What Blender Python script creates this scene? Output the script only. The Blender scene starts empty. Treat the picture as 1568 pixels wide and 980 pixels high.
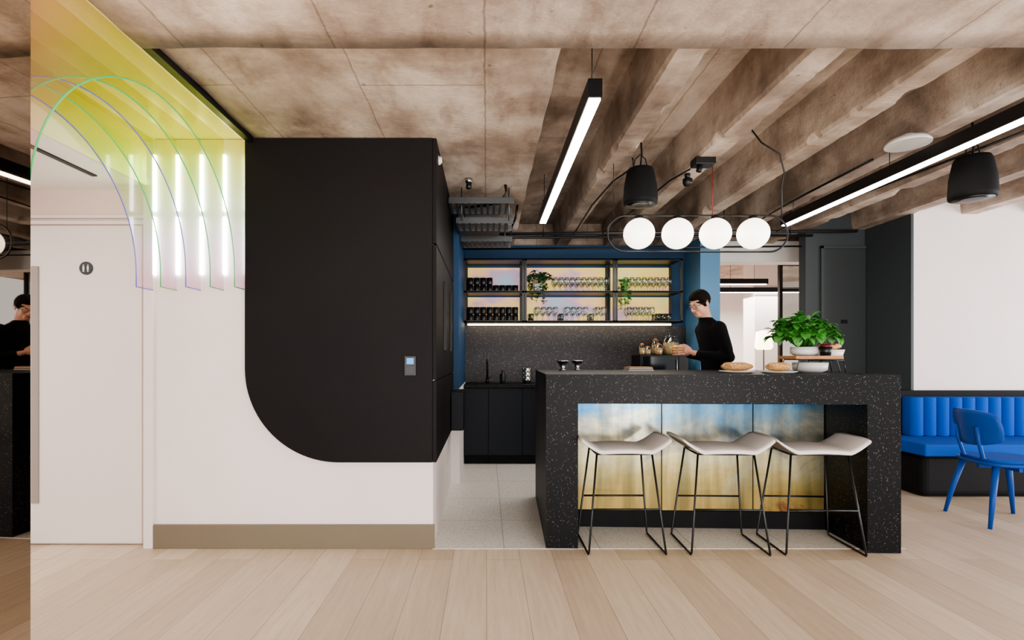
import bpy, math, random
from mathutils import Vector, Matrix, noise
random.seed(7)
R = math.radians
scene = bpy.context.scene

# ------------------------------------------------------------------ materials
def lin(h):
    h = h.lstrip('#'); out = []
    for i in (0, 2, 4):
        c = int(h[i:i+2], 16) / 255
        out.append(c/12.92 if c <= .04045 else ((c+.055)/1.055)**2.4)
    return (*out, 1)

def mat(name, hexc, rough=.5, metal=0, emit=None, es=0, spec=.5, bump=0, bscale=60, var=0):
    m = bpy.data.materials.new(name); m.use_nodes = True
    nt = m.node_tree; b = nt.nodes['Principled BSDF']
    b.inputs['Base Color'].default_value = lin(hexc)
    b.inputs['Roughness'].default_value = rough
    b.inputs['Metallic'].default_value = metal
    b.inputs['Specular IOR Level'].default_value = spec
    if emit:
        b.inputs['Emission Color'].default_value = lin(emit)
        b.inputs['Emission Strength'].default_value = es
    if bump or var:
        tc = nt.nodes.new('ShaderNodeTexCoord')
        n = nt.nodes.new('ShaderNodeTexNoise'); n.inputs['Scale'].default_value = bscale
        n.inputs['Detail'].default_value = 5
        nt.links.new(tc.outputs['Object'], n.inputs['Vector'])
        if bump:
            bp = nt.nodes.new('ShaderNodeBump'); bp.inputs['Strength'].default_value = bump
            bp.inputs['Distance'].default_value = .01
            nt.links.new(n.outputs['Fac'], bp.inputs['Height'])
            nt.links.new(bp.outputs['Normal'], b.inputs['Normal'])
        if var:
            r = ramp(nt, [(.3, scale_c(lin(hexc), 1-var)), (.7, scale_c(lin(hexc), 1+var))])
            nt.links.new(n.outputs['Fac'], r.inputs['Fac'])
            nt.links.new(r.outputs['Color'], b.inputs['Base Color'])
    return m

def scale_c(c, k): return (min(1, c[0]*k), min(1, c[1]*k), min(1, c[2]*k), 1)

def ramp(nt, stops, interp='LINEAR'):
    r = nt.nodes.new('ShaderNodeValToRGB'); cr = r.color_ramp; cr.interpolation = interp
    while len(cr.elements) < len(stops): cr.elements.new(.5)
    for e, (p, c) in zip(cr.elements, stops):
        e.position = p; e.color = c if len(c) == 4 else (*c, 1)
    return r

def mix(nt, fac, a, b, mode='MIX'):
    n = nt.nodes.new('ShaderNodeMix'); n.data_type = 'RGBA'; n.blend_type = mode
    for s, v in ((n.inputs[0], fac), (n.inputs[6], a), (n.inputs[7], b)):
        if hasattr(v, 'node'): nt.links.new(v, s)
        else: s.default_value = v
    return n.outputs[2]

def texn(nt, vec, kind, **kw):
    n = nt.nodes.new(kind)
    for k, v in kw.items(): n.inputs[k].default_value = v
    nt.links.new(vec, n.inputs['Vector'])
    return n

def mapping(nt, vec, scale=(1, 1, 1), loc=(0, 0, 0), rot=(0, 0, 0)):
    n = nt.nodes.new('ShaderNodeMapping')
    n.inputs['Scale'].default_value = scale; n.inputs['Location'].default_value = loc
    n.inputs['Rotation'].default_value = rot
    nt.links.new(vec, n.inputs['Vector']); return n.outputs['Vector']

def concrete(name, dark='#86766a', mid='#ab9a8c', light='#cdc0b4', boards=True):
    m = bpy.data.materials.new(name); m.use_nodes = True
    nt = m.node_tree; b = nt.nodes['Principled BSDF']; b.inputs['Roughness'].default_value = .8
    tc = nt.nodes.new('ShaderNodeTexCoord').outputs['Object']
    n1 = texn(nt, tc, 'ShaderNodeTexNoise', Scale=1.6, Detail=10, Roughness=.62, Distortion=.3)
    n2 = texn(nt, mapping(nt, tc, (5, 1.8, 5)), 'ShaderNodeTexNoise', Scale=1.3, Detail=8, Roughness=.6)
    n3 = texn(nt, tc, 'ShaderNodeTexNoise', Scale=26, Detail=8, Roughness=.7)
    c1 = ramp(nt, [(.34, lin(dark)), (.48, lin(mid)), (.62, lin(light))])
    nt.links.new(n1.outputs['Fac'], c1.inputs['Fac'])
    s2 = ramp(nt, [(.34, (.64, .57, .52, 1)), (.46, (.94, .92, .90, 1)), (.62, (1.12, 1.12, 1.12, 1))])
    nt.links.new(n2.outputs['Fac'], s2.inputs['Fac'])
    col = mix(nt, .8, c1.outputs['Color'], s2.outputs['Color'], 'MULTIPLY')
    s3 = ramp(nt, [(.30, (.42, .36, .32, 1)), (.39, (1, 1, 1, 1)), (.66, (1.0, 1.0, 1.0, 1)), (.74, (1.25, 1.25, 1.25, 1))])
    nt.links.new(n3.outputs['Fac'], s3.inputs['Fac'])
    col = mix(nt, .55, col, s3.outputs['Color'], 'MULTIPLY')
    wv = texn(nt, tc, 'ShaderNodeTexNoise', Scale=12, Detail=3)
    vm = mix(nt, .06, tc, wv.outputs['Color'])
    v = texn(nt, vm, 'ShaderNodeTexVoronoi', Scale=5)
    s4 = ramp(nt, [(.03, (.3, .25, .2, 1)), (.06, (1, 1, 1, 1))])
    nt.links.new(v.outputs['Distance'], s4.inputs['Fac'])
    col = mix(nt, .7, col, s4.outputs['Color'], 'MULTIPLY')
    if boards:
        vb = mix(nt, .015, tc, wv.outputs['Color'])
        sw = nt.nodes.new('ShaderNodeSeparateXYZ'); nt.links.new(vb, sw.inputs[0])
        cb = nt.nodes.new('ShaderNodeCombineXYZ')
        nt.links.new(sw.outputs['Y'], cb.inputs['X']); nt.links.new(sw.outputs['X'], cb.inputs['Y'])
        br = texn(nt, cb.outputs[0], 'ShaderNodeTexBrick', Scale=1)
        br.inputs['Color1'].default_value = (1, 1, 1, 1); br.inputs['Color2'].default_value = (.86, .84, .82, 1)
        br.inputs['Mortar'].default_value = (.5, .45, .4, 1)
        br.inputs['Mortar Size'].default_value = .005; br.inputs['Brick Width'].default_value = 2.6
        br.inputs['Row Height'].default_value = .62
        col = mix(nt, .7, col, br.outputs['Color'], 'MULTIPLY')
    nt.links.new(col, b.inputs['Base Color'])
    bp = nt.nodes.new('ShaderNodeBump'); bp.inputs['Strength'].default_value = .55
    bp.inputs['Distance'].default_value = .012
    ad = nt.nodes.new('ShaderNodeMath'); ad.operation = 'ADD'
    nt.links.new(n3.outputs['Fac'], ad.inputs[0]); nt.links.new(n2.outputs['Fac'], ad.inputs[1])
    nt.links.new(ad.outputs[0], bp.inputs['Height']); nt.links.new(bp.outputs['Normal'], b.inputs['Normal'])
    return m

def wood_floor():
    m = bpy.data.materials.new('oak_planks'); m.use_nodes = True
    nt = m.node_tree; b = nt.nodes['Principled BSDF']; b.inputs['Roughness'].default_value = .42
    tc = nt.nodes.new('ShaderNodeTexCoord').outputs['Object']
    sw = nt.nodes.new('ShaderNodeSeparateXYZ'); nt.links.new(tc, sw.inputs[0])
    cb = nt.nodes.new('ShaderNodeCombineXYZ')
    nt.links.new(sw.outputs['Y'], cb.inputs['X']); nt.links.new(sw.outputs['X'], cb.inputs['Y'])
    br = texn(nt, cb.outputs[0], 'ShaderNodeTexBrick', Scale=1)
    br.offset = .37; br.offset_frequency = 2
    br.inputs['Color1'].default_value = lin('#dccbb7'); br.inputs['Color2'].default_value = lin('#c5b29c')
    br.inputs['Mortar'].default_value = lin('#97836e'); br.inputs['Mortar Size'].default_value = .0014
    br.inputs['Brick Width'].default_value = 1.9; br.inputs['Row Height'].default_value = .2
    n = texn(nt, mapping(nt, tc, (30, 2.2, 1)), 'ShaderNodeTexNoise', Scale=1.2, Detail=7, Roughness=.6, Distortion=.6)
    s = ramp(nt, [(.3, (.86, .83, .80, 1)), (.65, (1.03, 1.03, 1.02, 1))])
    nt.links.new(n.outputs['Fac'], s.inputs['Fac'])
    col = mix(nt, .85, br.outputs['Color'], s.outputs['Color'], 'MULTIPLY')
    nt.links.new(col, b.inputs['Base Color'])
    return m

def tile_floor():
    m = bpy.data.materials.new('terrazzo_tile'); m.use_nodes = True
    nt = m.node_tree; b = nt.nodes['Principled BSDF']; b.inputs['Roughness'].default_value = .4
    tc = nt.nodes.new('ShaderNodeTexCoord').outputs['Object']
    br = texn(nt, mapping(nt, tc, loc=(-.11, -.24, 0)), 'ShaderNodeTexBrick', Scale=1)
    br.offset = 0
    br.inputs['Color1'].default_value = lin('#e2dfd9'); br.inputs['Color2'].default_value = lin('#dad7d0')
    br.inputs['Mortar'].default_value = lin('#a9a59e'); br.inputs['Mortar Size'].default_value = .003
    br.inputs['Brick Width'].default_value = .6; br.inputs['Row Height'].default_value = .6
    n = texn(nt, tc, 'ShaderNodeTexNoise', Scale=60, Detail=3)
    s = ramp(nt, [(.38, (.74, .73, .71, 1)), (.46, (1, 1, 1, 1))])
    nt.links.new(n.outputs['Fac'], s.inputs['Fac'])
    nt.links.new(mix(nt, .8, br.outputs['Color'], s.outputs['Color'], 'MULTIPLY'), b.inputs['Base Color'])
    return m

def terrazzo(name, base, speck, scale=95, thr=.055, rough=.35, spec=.25):
    m = bpy.data.materials.new(name); m.use_nodes = True
    nt = m.node_tree; b = nt.nodes['Principled BSDF']; b.inputs['Roughness'].default_value = rough
    b.inputs['Specular IOR Level'].default_value = spec
    tc = nt.nodes.new('ShaderNodeTexCoord').outputs['Object']
    v = texn(nt, tc, 'ShaderNodeTexVoronoi', Scale=scale)
    n = texn(nt, tc, 'ShaderNodeTexNoise', Scale=scale*.45, Detail=2)
    r = ramp(nt, [(.0, lin(speck)), (thr*3.2, lin(speck)), (thr*3.8, lin(base))])
    nt.links.new(v.outputs['Distance'], r.inputs['Fac'])
    r2 = ramp(nt, [(.50, (0, 0, 0, 1)), (.54, (1, 1, 1, 1))])
    nt.links.new(n.outputs['Fac'], r2.inputs['Fac'])
    nt.links.new(mix(nt, r2.outputs['Color'], lin(base), r.outputs['Color']), b.inputs['Base Color'])
    return m

def dichroic_panel():
    m = bpy.data.materials.new('iridescent_panel'); m.use_nodes = True
    nt = m.node_tree; b = nt.nodes['Principled BSDF']
    b.inputs['Roughness'].default_value = .28; b.inputs['Metallic'].default_value = .7
    tc = nt.nodes.new('ShaderNodeTexCoord').outputs['Object']
    sp = nt.nodes.new('ShaderNodeSeparateXYZ'); nt.links.new(tc, sp.inputs[0])
    n = texn(nt, mapping(nt, tc, (1.3, 1, 1.9)), 'ShaderNodeTexNoise', Scale=2.0, Detail=10, Roughness=.68)
    n.inputs['Distortion'].default_value = .5
    ma = nt.nodes.new('ShaderNodeMath'); ma.operation = 'MULTIPLY_ADD'
    nt.links.new(n.outputs['Fac'], ma.inputs[0]); ma.inputs[1].default_value = .9
    nt.links.new(sp.outputs['Z'], ma.inputs[2])
    mr = nt.nodes.new('ShaderNodeMapRange'); nt.links.new(ma.outputs[0], mr.inputs[0])
    mr.inputs[1].default_value = .45; mr.inputs[2].default_value = 1.52
    r = ramp(nt, [(0, lin('#8c5c40')), (.07, lin('#b39a5c')), (.3, lin('#b3a26a')), (.48, lin('#bdb592')), (.60, lin('#928f80')),
                  (.70, lin('#6c7676')), (.80, lin('#4b6d80')), (.90, lin('#2f6288')), (1, lin('#4a7480'))])
    nt.links.new(mr.outputs[0], r.inputs['Fac'])
    n2 = texn(nt, mapping(nt, tc, (7, 1, .6)), 'ShaderNodeTexNoise', Scale=1.4, Detail=6)
    r2 = ramp(nt, [(.38, lin('#8a94a2')), (.56, (1, 1, 1, 1))])  # blue-grey upright reflections painted into the panel colour
    nt.links.new(n2.outputs['Fac'], r2.inputs['Fac'])
    col = mix(nt, .65, r.outputs['Color'], r2.outputs['Color'], 'MULTIPLY')
    nt.links.new(col, b.inputs['Base Color'])
    return m

def backlit():
    m = bpy.data.materials.new('backlit_iridescent'); m.use_nodes = True
    nt = m.node_tree; b = nt.nodes['Principled BSDF']; b.inputs['Roughness'].default_value = .3
    tc = nt.nodes.new('ShaderNodeTexCoord').outputs['Object']
    n = texn(nt, mapping(nt, tc, (1.2, 1, 2.2)), 'ShaderNodeTexNoise', Scale=1.5, Detail=3, Roughness=.5)
    r = ramp(nt, [(.28, lin('#8ea2b0')), (.37, lin('#b090a4')), (.45, lin('#d8ac84')), (.54, lin('#e2c468')), (.66, lin('#cfc88a'))])
    nt.links.new(n.outputs['Fac'], r.inputs['Fac'])
    nt.links.new(r.outputs['Color'], b.inputs['Base Color'])
    nt.links.new(r.outputs['Color'], b.inputs['Emission Color']); b.inputs['Emission Strength'].default_value = .5
    return m

def acrylic():
    m = bpy.data.materials.new('dichroic_acrylic'); m.use_nodes = True
    nt = m.node_tree; nt.nodes.remove(nt.nodes['Principled BSDF']); out = nt.nodes['Material Output']
    tc = nt.nodes.new('ShaderNodeTexCoord').outputs['Object']
    sp = nt.nodes.new('ShaderNodeSeparateXYZ'); nt.links.new(tc, sp.inputs[0])
    mr = nt.nodes.new('ShaderNodeMapRange'); nt.links.new(sp.outputs['Z'], mr.inputs[0])
    mr.inputs[1].default_value = 1.6; mr.inputs[2].default_value = 2.57
    my = nt.nodes.new('ShaderNodeMapRange'); nt.links.new(sp.outputs['Y'], my.inputs[0])
    my.inputs[1].default_value = 1.68; my.inputs[2].default_value = 2.15
    r = ramp(nt, [(0, lin('#fce8f3')), (.28, lin('#f6f4fa')), (.5, lin('#eefaea')), (.74, lin('#eaf6bc')), (1, lin('#f4ec9c'))])
    nt.links.new(mr.outputs[0], r.inputs['Fac'])
    r2 = ramp(nt, [(0, lin('#f2a0c8')), (.28, lin('#e6d8f0')), (.5, lin('#c0e8b0')), (.74, lin('#c6e060')), (1, lin('#e8d84c'))])
    nt.links.new(mr.outputs[0], r2.inputs['Fac'])
    c1 = mix(nt, my.outputs[0], lin('#fbe2dc'), r.outputs['Color'])
    c2 = mix(nt, my.outputs[0], lin('#f2beb4'), r2.outputs['Color'])
    t = nt.nodes.new('ShaderNodeBsdfTransparent'); nt.links.new(c1, t.inputs[0])
    d = nt.nodes.new('ShaderNodeBsdfDiffuse'); nt.links.new(c2, d.inputs[0])
    tl = nt.nodes.new('ShaderNodeBsdfTranslucent'); nt.links.new(c2, tl.inputs[0])
    g = nt.nodes.new('ShaderNodeBsdfGlossy'); g.inputs['Roughness'].default_value = .05
    a1 = nt.nodes.new('ShaderNodeMixShader'); a1.inputs[0].default_value = .5
    nt.links.new(d.outputs[0], a1.inputs[1]); nt.links.new(tl.outputs[0], a1.inputs[2])
    fr = ramp(nt, [(0, (.16,)*3), (.45, (.12,)*3), (.8, (.18,)*3), (1, (.24,)*3)])
    nt.links.new(mr.outputs[0], fr.inputs['Fac'])
    a2 = nt.nodes.new('ShaderNodeMixShader'); nt.links.new(fr.outputs['Color'], a2.inputs[0])
    nt.links.new(t.outputs[0], a2.inputs[1]); nt.links.new(a1.outputs[0], a2.inputs[2])
    a3 = nt.nodes.new('ShaderNodeMixShader'); a3.inputs[0].default_value = .08
    nt.links.new(a2.outputs[0], a3.inputs[1]); nt.links.new(g.outputs[0], a3.inputs[2])
    nt.links.new(a3.outputs[0], out.inputs['Surface'])
    return m

def thin_glass(name, tint='#e8eeee', gloss=.18, rough=.03):
    m = bpy.data.materials.new(name); m.use_nodes = True
    nt = m.node_tree; nt.nodes.remove(nt.nodes['Principled BSDF']); out = nt.nodes['Material Output']
    t = nt.nodes.new('ShaderNodeBsdfTransparent'); t.inputs[0].default_value = lin(tint)
    g = nt.nodes.new('ShaderNodeBsdfGlossy'); g.inputs['Roughness'].default_value = rough
    mx = nt.nodes.new('ShaderNodeMixShader')
    lw = nt.nodes.new('ShaderNodeLayerWeight'); lw.inputs[0].default_value = .35
    ad = nt.nodes.new('ShaderNodeMath'); ad.operation = 'ADD'; ad.use_clamp = True
    nt.links.new(lw.outputs['Facing'], ad.inputs[0]); ad.inputs[1].default_value = gloss - .12
    nt.links.new(ad.outputs[0], mx.inputs[0])
    nt.links.new(t.outputs[0], mx.inputs[1]); nt.links.new(g.outputs[0], mx.inputs[2])
    nt.links.new(mx.outputs[0], out.inputs['Surface'])
    return m

CONC = concrete('concrete_slab')
CONC_R = concrete('concrete_rib', '#786a5e', '#a08f81', '#c4b6a8', boards=False)
WOOD = wood_floor(); TILE = tile_floor()
TERR = terrazzo('black_terrazzo', '#0a0b0d', '#8c8e92', 115, .055, .5, .2)
SPLASH = terrazzo('splashback_terrazzo', '#3e3b3d', '#9a938e', 85, .07, .45)
DICH = dichroic_panel(); BACKLIT = backlit(); ACRY = acrylic(); GLASS = thin_glass('clear_glass')
WHITE = mat('white_wall', '#ebe0dd', .7, var=.02, bscale=3)
PINKW = mat('pinkish_wall', '#e6d0c8', .7, var=.03, bscale=2)
DOORW = mat('door_white', '#e9deda', .5)
CEILW = mat('white_ceiling', '#f2f2ee', .8)
OLIVE = mat('olive_skirting', '#776c5a', .5)
BLACKP = mat('black_laminate', '#161213', .55, spec=.18, var=.12, bscale=2)
BLACK = mat('black_metal', '#0a0b0d', .4)
BLACKM = mat('black_matt', '#0c0c0e', .7, spec=.25)
NAVY = mat('dark_cabinet', '#0f141d', .5, spec=.25)
BLUEW = mat('blue_paint', '#123f63', .6)
BLUEC = mat('blue_column_paint', '#5a8aae', .6)
GREYD = mat('charcoal_paint', '#3f4548', .6)
STEEL = mat('steel', '#b4b4b4', .25, 1)
GALV = mat('galvanised', '#5a5c5d', .4, .8, bump=.1)
TAUPE = mat('taupe_plate', '#9c918c', .5)
TUBE = mat('led_tube', '#ffffff', .5, emit='#f4fbff', es=12)
LED = mat('led_diffuser', '#ffffff', .5, emit='#fff8ec', es=10)
LEDW = mat('shelf_led', '#ffffff', .5, emit='#ffe6bb', es=7)
GLOBE = mat('opal_globe', '#ffffff', .3, emit='#fff2dc', es=2.2)
MIRROR = mat('mirror', '#b0a69c', .015, 1)
FABW = mat('cream_fabric', '#ddd7d3', .85, bump=.3, bscale=300)
FABD = mat('grey_fabric', '#8a8078', .85, bump=.3, bscale=300)
FABB = mat('blue_velvet', '#1450ac', .85, bump=.2, bscale=200, var=.1, spec=.2)
BLUEP = mat('blue_lacquer', '#154a9c', .45, spec=.3)
SKIN = mat('skin', '#c9957c', .55)
LIP = mat('lips', '#a8655c', .5)
HAIR = mat('dark_hair', '#1a1411', .8, bump=.6, bscale=120, spec=.1)
SWEAT = mat('black_sweater', '#0a0a0c', .9, bump=.4, bscale=150, spec=.2)
TROU = mat('dark_trousers', '#17191f', .9)
EYEW = mat('eye_white', '#e8e4e0', .3)
LEAF = mat('leaf_green', '#468a38', .5, var=.35, bscale=25)
LEAF2 = mat('leaf_dark', '#2c5a33', .5, var=.3, bscale=25)
CERAM = mat('white_ceramic', '#d8d6d2', .35)
DCER = mat('dark_ceramic', '#141416', .4)
OAK = mat('oak_board', '#a9794e', .5, var=.15, bscale=20)
BREAD = mat('bread_crust', '#d0a06a', .8, bump=.8, bscale=70, var=.3)
BISC = mat('biscuits', '#c9a878', .8, bump=.6, bscale=60, var=.3)
RED = mat('red_fruit', '#7a2a20', .5)
SOIL = mat('soil', '#2a201a', .95)
YELL = mat('yellow_cup', '#c9a53c', .4)
CARDB = mat('reader_blue', '#2a6a9a', .3, emit='#3aa0e0', es=.6)
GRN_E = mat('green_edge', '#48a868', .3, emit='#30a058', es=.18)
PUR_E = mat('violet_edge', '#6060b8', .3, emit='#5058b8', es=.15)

# ------------------------------------------------------------------ mesh kit
class M:
    def __init__(s): s.v = []; s.f = []; s.mi = []; s.sm = []
    def face(s, idx, m=0, sm=False): s.f.append(idx); s.mi.append(m); s.sm.append(sm)
    def box(s, x0, x1, y0, y1, z0, z1, m=0):
        b = len(s.v)
        s.v += [(x0,y0,z0),(x1,y0,z0),(x1,y1,z0),(x0,y1,z0),(x0,y0,z1),(x1,y0,z1),(x1,y1,z1),(x0,y1,z1)]
        for q in ((0,3,2,1),(4,5,6,7),(0,1,5,4),(1,2,6,5),(2,3,7,6),(3,0,4,7)):
            s.face([b+i for i in q], m)
    def tube(s, pts, r, m=0, seg=10, closed=False, flat=None):
        pts = [Vector(p) for p in pts]; n = len(pts)
        rs = r if isinstance(r, (list, tuple)) else [r]*n
        b = len(s.v); prev = None
        for i, p in enumerate(pts):
            a = pts[(i-1) % n] if (closed or i > 0) else p
            c = pts[(i+1) % n] if (closed or i < n-1) else p
            t = (c-a).normalized()
            if prev is None:
                u = Vector((0, 0, 1)) if abs(t.z) < .9 else Vector((1, 0, 0))
                u = (u - t*u.dot(t)).normalized()
            else:
                u = (prev - t*prev.dot(t)).normalized()
            prev = u; w = t.cross(u)
            for k in range(seg):
                an = 2*math.pi*k/seg
                s.v.append(tuple(p + u*math.cos(an)*rs[i] + w*math.sin(an)*rs[i]))
        L = n if closed else n-1
        for i in range(L):
            for k in range(seg):
                i2 = (i+1) % n
                s.face([b+i*seg+k, b+i*seg+(k+1) % seg, b+i2*seg+(k+1) % seg, b+i2*seg+k], m, True)
        if not closed:
            s.face([b+k for k in range(seg)][::-1], m); s.face([b+(n-1)*seg+k for k in range(seg)], m)
    def lathe(s, prof, c, m=0, seg=24):
        b = len(s.v); n = len(prof)
        for r, z in prof:
            for k in range(seg):
                an = 2*math.pi*k/seg
                s.v.append((c[0]+r*math.cos(an), c[1]+r*math.sin(an), c[2]+z))
        for i in range(n-1):
            for k in range(seg):
                s.face([b+i*seg+k, b+i*seg+(k+1) % seg, b+(i+1)*seg+(k+1) % seg, b+(i+1)*seg+k], m, True)
        if prof[0][0] > 1e-4: s.face([b+k for k in range(seg)][::-1], m)
        if prof[-1][0] > 1e-4 : s.face([b+(n-1)*seg+k for k in range(seg)], m)
    def ell(s, c, r, m=0, seg=20, rings=12, fn=None):
        b = len(s.v); c = Vector(c)
        for i in range(rings+1):
            th = math.pi*i/rings
            for k in range(seg):
                an = 2*math.pi*k/seg
                p = c+Vector((r[0]*math.sin(th)*math.cos(an), r[1]*math.sin(th)*math.sin(an), r[2]*math.cos(th)))
                if fn: p = fn(p, c)
                s.v.append(tuple(p))
        for i in range(rings):
            for k in range(seg):
                s.face([b+i*seg+k, b+(i+1)*seg+k, b+(i+1)*seg+(k+1) % seg, b+i*seg+(k+1) % seg], m, True)
    def rings(s, rl, m=0, seg=28):
        b = len(s.v)
        for cx, cy, z, rx, ry in rl:
            for k in range(seg):
                an = 2*math.pi*k/seg
                s.v.append((cx+rx*math.cos(an), cy+ry*math.sin(an), z))
        for i in range(len(rl)-1):
            for k in range(seg):
                s.face([b+i*seg+k, b+i*seg+(k+1) % seg, b+(i+1)*seg+(k+1) % seg, b+(i+1)*seg+k], m, True)
        s.face([b+k for k in range(seg)][::-1], m); s.face([b+(len(rl)-1)*seg+k for k in range(seg)], m)
    def prism(s, poly, axis, a, c, m=0, sm=False):
        def P(p, t):
            return {'x': (t, p[0], p[1]), 'y': (p[0], t, p[1]), 'z': (p[0], p[1], t)}[axis]
        b = len(s.v); n = len(poly)
        s.v += [P(p, a) for p in poly] + [P(p, c) for p in poly]
        s.face(list(range(b, b+n))[::-1], m); s.face(list(range(b+n, b+2*n)), m)
        for i in range(n):
            j = (i+1) % n; s.face([b+i, b+j, b+n+j, b+n+i], m, sm)
    def leaf(s, p, d, up, L, W, m=0):
        d = d.normalized(); side = d.cross(up)
        if side.length < 1e-3: side = Vector((1, 0, 0))
        side.normalize(); nrm = side.cross(d)
        b = len(s.v)
        for t, w, h in ((0, .05, 0), (.3, .8, .08), (.6, 1, .06), (.85, .6, -.05), (1, .02, -.18)):
            c = p + d*L*t + nrm*h*L
            s.v += [tuple(c - side*W*w*.5 + nrm*.12*W*w), tuple(c), tuple(c + side*W*w*.5 + nrm*.12*W*w)]
        for i in range(4):
            k = b+i*3
            s.face([k, k+1, k+4, k+3], m, True); s.face([k+1, k+2, k+5, k+4], m, True)
    def build(s, name, mats, loc=(0, 0, 0), rot=0, bevel=0, mods=None, parent=None, bseg=2, weld=False):
        me = bpy.data.meshes.new(name)
        me.from_pydata([tuple(v) for v in s.v], [], s.f)
        for mm in (mats if isinstance(mats, (list, tuple)) else [mats]): me.materials.append(mm)
        for p, i, sm in zip(me.polygons, s.mi, s.sm): p.material_index = i; p.use_smooth = sm
        me.update()
        import bmesh
        bm = bmesh.new(); bm.from_mesh(me)
        if weld: bmesh.ops.remove_doubles(bm, verts=bm.verts, dist=1e-6)
        bmesh.ops.recalc_face_normals(bm, faces=bm.faces); bm.to_mesh(me); bm.free()
        o = bpy.data.objects.new(name, me); scene.collection.objects.link(o)
        o.location = loc; o.rotation_euler = (0, 0, rot)
        if bevel:
            md = o.modifiers.new('bevel', 'BEVEL'); md.width = bevel; md.segments = bseg; md.limit_method = 'ANGLE'
            md.angle_limit = R(40)
        if parent: o.parent = parent
        return o

def remesh(o, vox, it=4, fac=.5):
    md = o.modifiers.new('remesh', 'REMESH'); md.mode = 'VOXEL'; md.voxel_size = vox; md.use_smooth_shade = True
    sm = o.modifiers.new('smooth', 'SMOOTH'); sm.factor = fac; sm.iterations = it

def box(name, x0, x1, y0, y1, z0, z1, m, bevel=0):
    o = M(); o.box(x0, x1, y0, y1, z0, z1); return o.build(name, m, bevel=bevel)

def empty(name, loc=(0, 0, 0)):
    e = bpy.data.objects.new(name, None); scene.collection.objects.link(e); e.location = loc
    e.empty_display_size = .1; return e

# ------------------------------------------------------------------ ROOM SHELL
box('floor', -6, 8, -3.2, 14, -.08, 0, WOOD)
box('floor_kitchen', -.337, 2.62, 3.27, 6.4, -.02, .003, TILE)

box('wall_front', -2.09, -.337, 3.29, 4.95, 0, 2.57, WHITE)
box('baseboard_front', -2.09, -.325, 3.272, 3.29, 0, .15, OLIVE, .003)
box('trim_1', -2.15, -2.09, 3.27, 3.36, 0, 2.28, DOORW, .004)
box('wall_west_lower', -.95, -.255, 4.95, 6.4, 0, .9, WHITE)
box('wall_west_upper', -.95, -.262, 4.95, 6.4, .9, 2.57, BLUEW)
m = M(); m.box(-6, -2.09, 3.36, 3.48, 0, 2.3)
m.build('wall_left', PINKW)
m = M()
m.box(-3.05, -2.2, 3.335, 3.36, .012, 2.04)
m.build('door_1', DOORW, bevel=.003)
m = M(); m.box(-3.3, -2.15, 3.34, 3.36, 2.05, 2.075); m.box(-3.3, -2.15, 3.335, 3.36, 2.09, 2.11); m.build('trim_2', DOORW, bevel=.003)
m = M(); m.box(-2.90, -2.855, 3.325, 3.336, .27, 1.78)
m.build('push_plate', TAUPE, bevel=.002)
m = M(); m.tube([(0, 0, 0), (0, -.006, 0)], .042, 0, 32)
for sx in (-.014, .014):
    m.ell((sx, -.007, .018), (.005, .002, .005), 1, 10, 6)
    m.box(sx-.006, sx+.006, -.008, -.006, -.008, .011, 1); m.box(sx-.005, sx-.001, -.008, -.006, -.024, -.008, 1); m.box(sx+.001, sx+.005, -.008, -.006, -.024, -.008, 1)
m.build('restroom_sign', [BLACK, CERAM], loc=(-2.553, 3.335, 1.768))

box('ceiling_lobby', -6, -2.16, -1.5, 3.36, 2.28, 2.34, CEILW)
box('trim_bulkhead', -2.16, -2.14, 1.6, 3.29, 2.28, 2.57, mat('pale_gloss_bulkhead', '#eeeac4', .2))
box('ceiling_slot_diffuser', -2.34, -2.31, 1.9, 3.1, 2.272, 2.28, BLACK)
box('wall_far_left', -6.1, -6, -3.2, 3.48, 0, 2.6, WHITE)
box('ceiling_over_arches', -2.16, -1.45, -1.5, 3.36, 2.575, 2.62, mat('satin_pale_ceiling', '#ece8c4', .3))
box('trim_ceiling_edge', -1.49, -1.45, 1.2, 3.288, 2.535, 2.60, BLACK)

m = M(); m.box(-.14, 0, -4, 0, 0, 2.56)
m.build('wall_mirror_jamb', WHITE, loc=(-1.49, 1.70, 0), rot=R(-3.2))
m = M(); m.box(.001, .007, -4, 0, 0.0, 2.55)
m.build('wall_mirror', MIRROR, loc=(-1.49, 1.70, 0), rot=R(-3.2))

def rough_slab(name, x0, x1, y0, y1, z0, z1, mm, step=.12, amp=.008):
    m = M(); nx = max(1, int((x1-x0)/step)); ny = max(1, int((y1-y0)/step))
    for i in range(nx+1):
        for j in range(ny+1):
            x = x0+(x1-x0)*i/nx; y = y0+(y1-y0)*j/ny
            e = amp*noise.noise(Vector((x*2, y*2, z0)))
            ex = .008*noise.noise(Vector((y*5, 3, z0))) if i in (0, nx) else 0
            ey = .008*noise.noise(Vector((x*5, 7, z0))) if j in (0, ny) else 0
            m.v.append((x+ex, y+ey, z0+e))
    for i in range(nx):
        for j in range(ny):
            a = i*(ny+1)+j; m.face([a, a+1, a+ny+2, a+ny+1], 0, True)
    b = len(m.v); border = [i*(ny+1) for i in range(nx+1)] + [nx*(ny+1)+j for j in range(1, ny+1)] + \
        [i*(ny+1)+ny for i in range(nx-1, -1, -1)] + [j for j in range(ny-1, 0, -1)]
    for k in border: m.v.append((m.v[k][0], m.v[k][1], z1))
    n = len(border)
    for k in range(n): m.face([border[k], border[(k+1) % n], b+(k+1) % n, b+k])
    m.face([b+k for k in range(n)])
    return m.build(name, mm)
rough_slab('ceiling', -1.45, .33, 2.2, 6.5, 2.57, 2.9, CONC, amp=.005)
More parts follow.
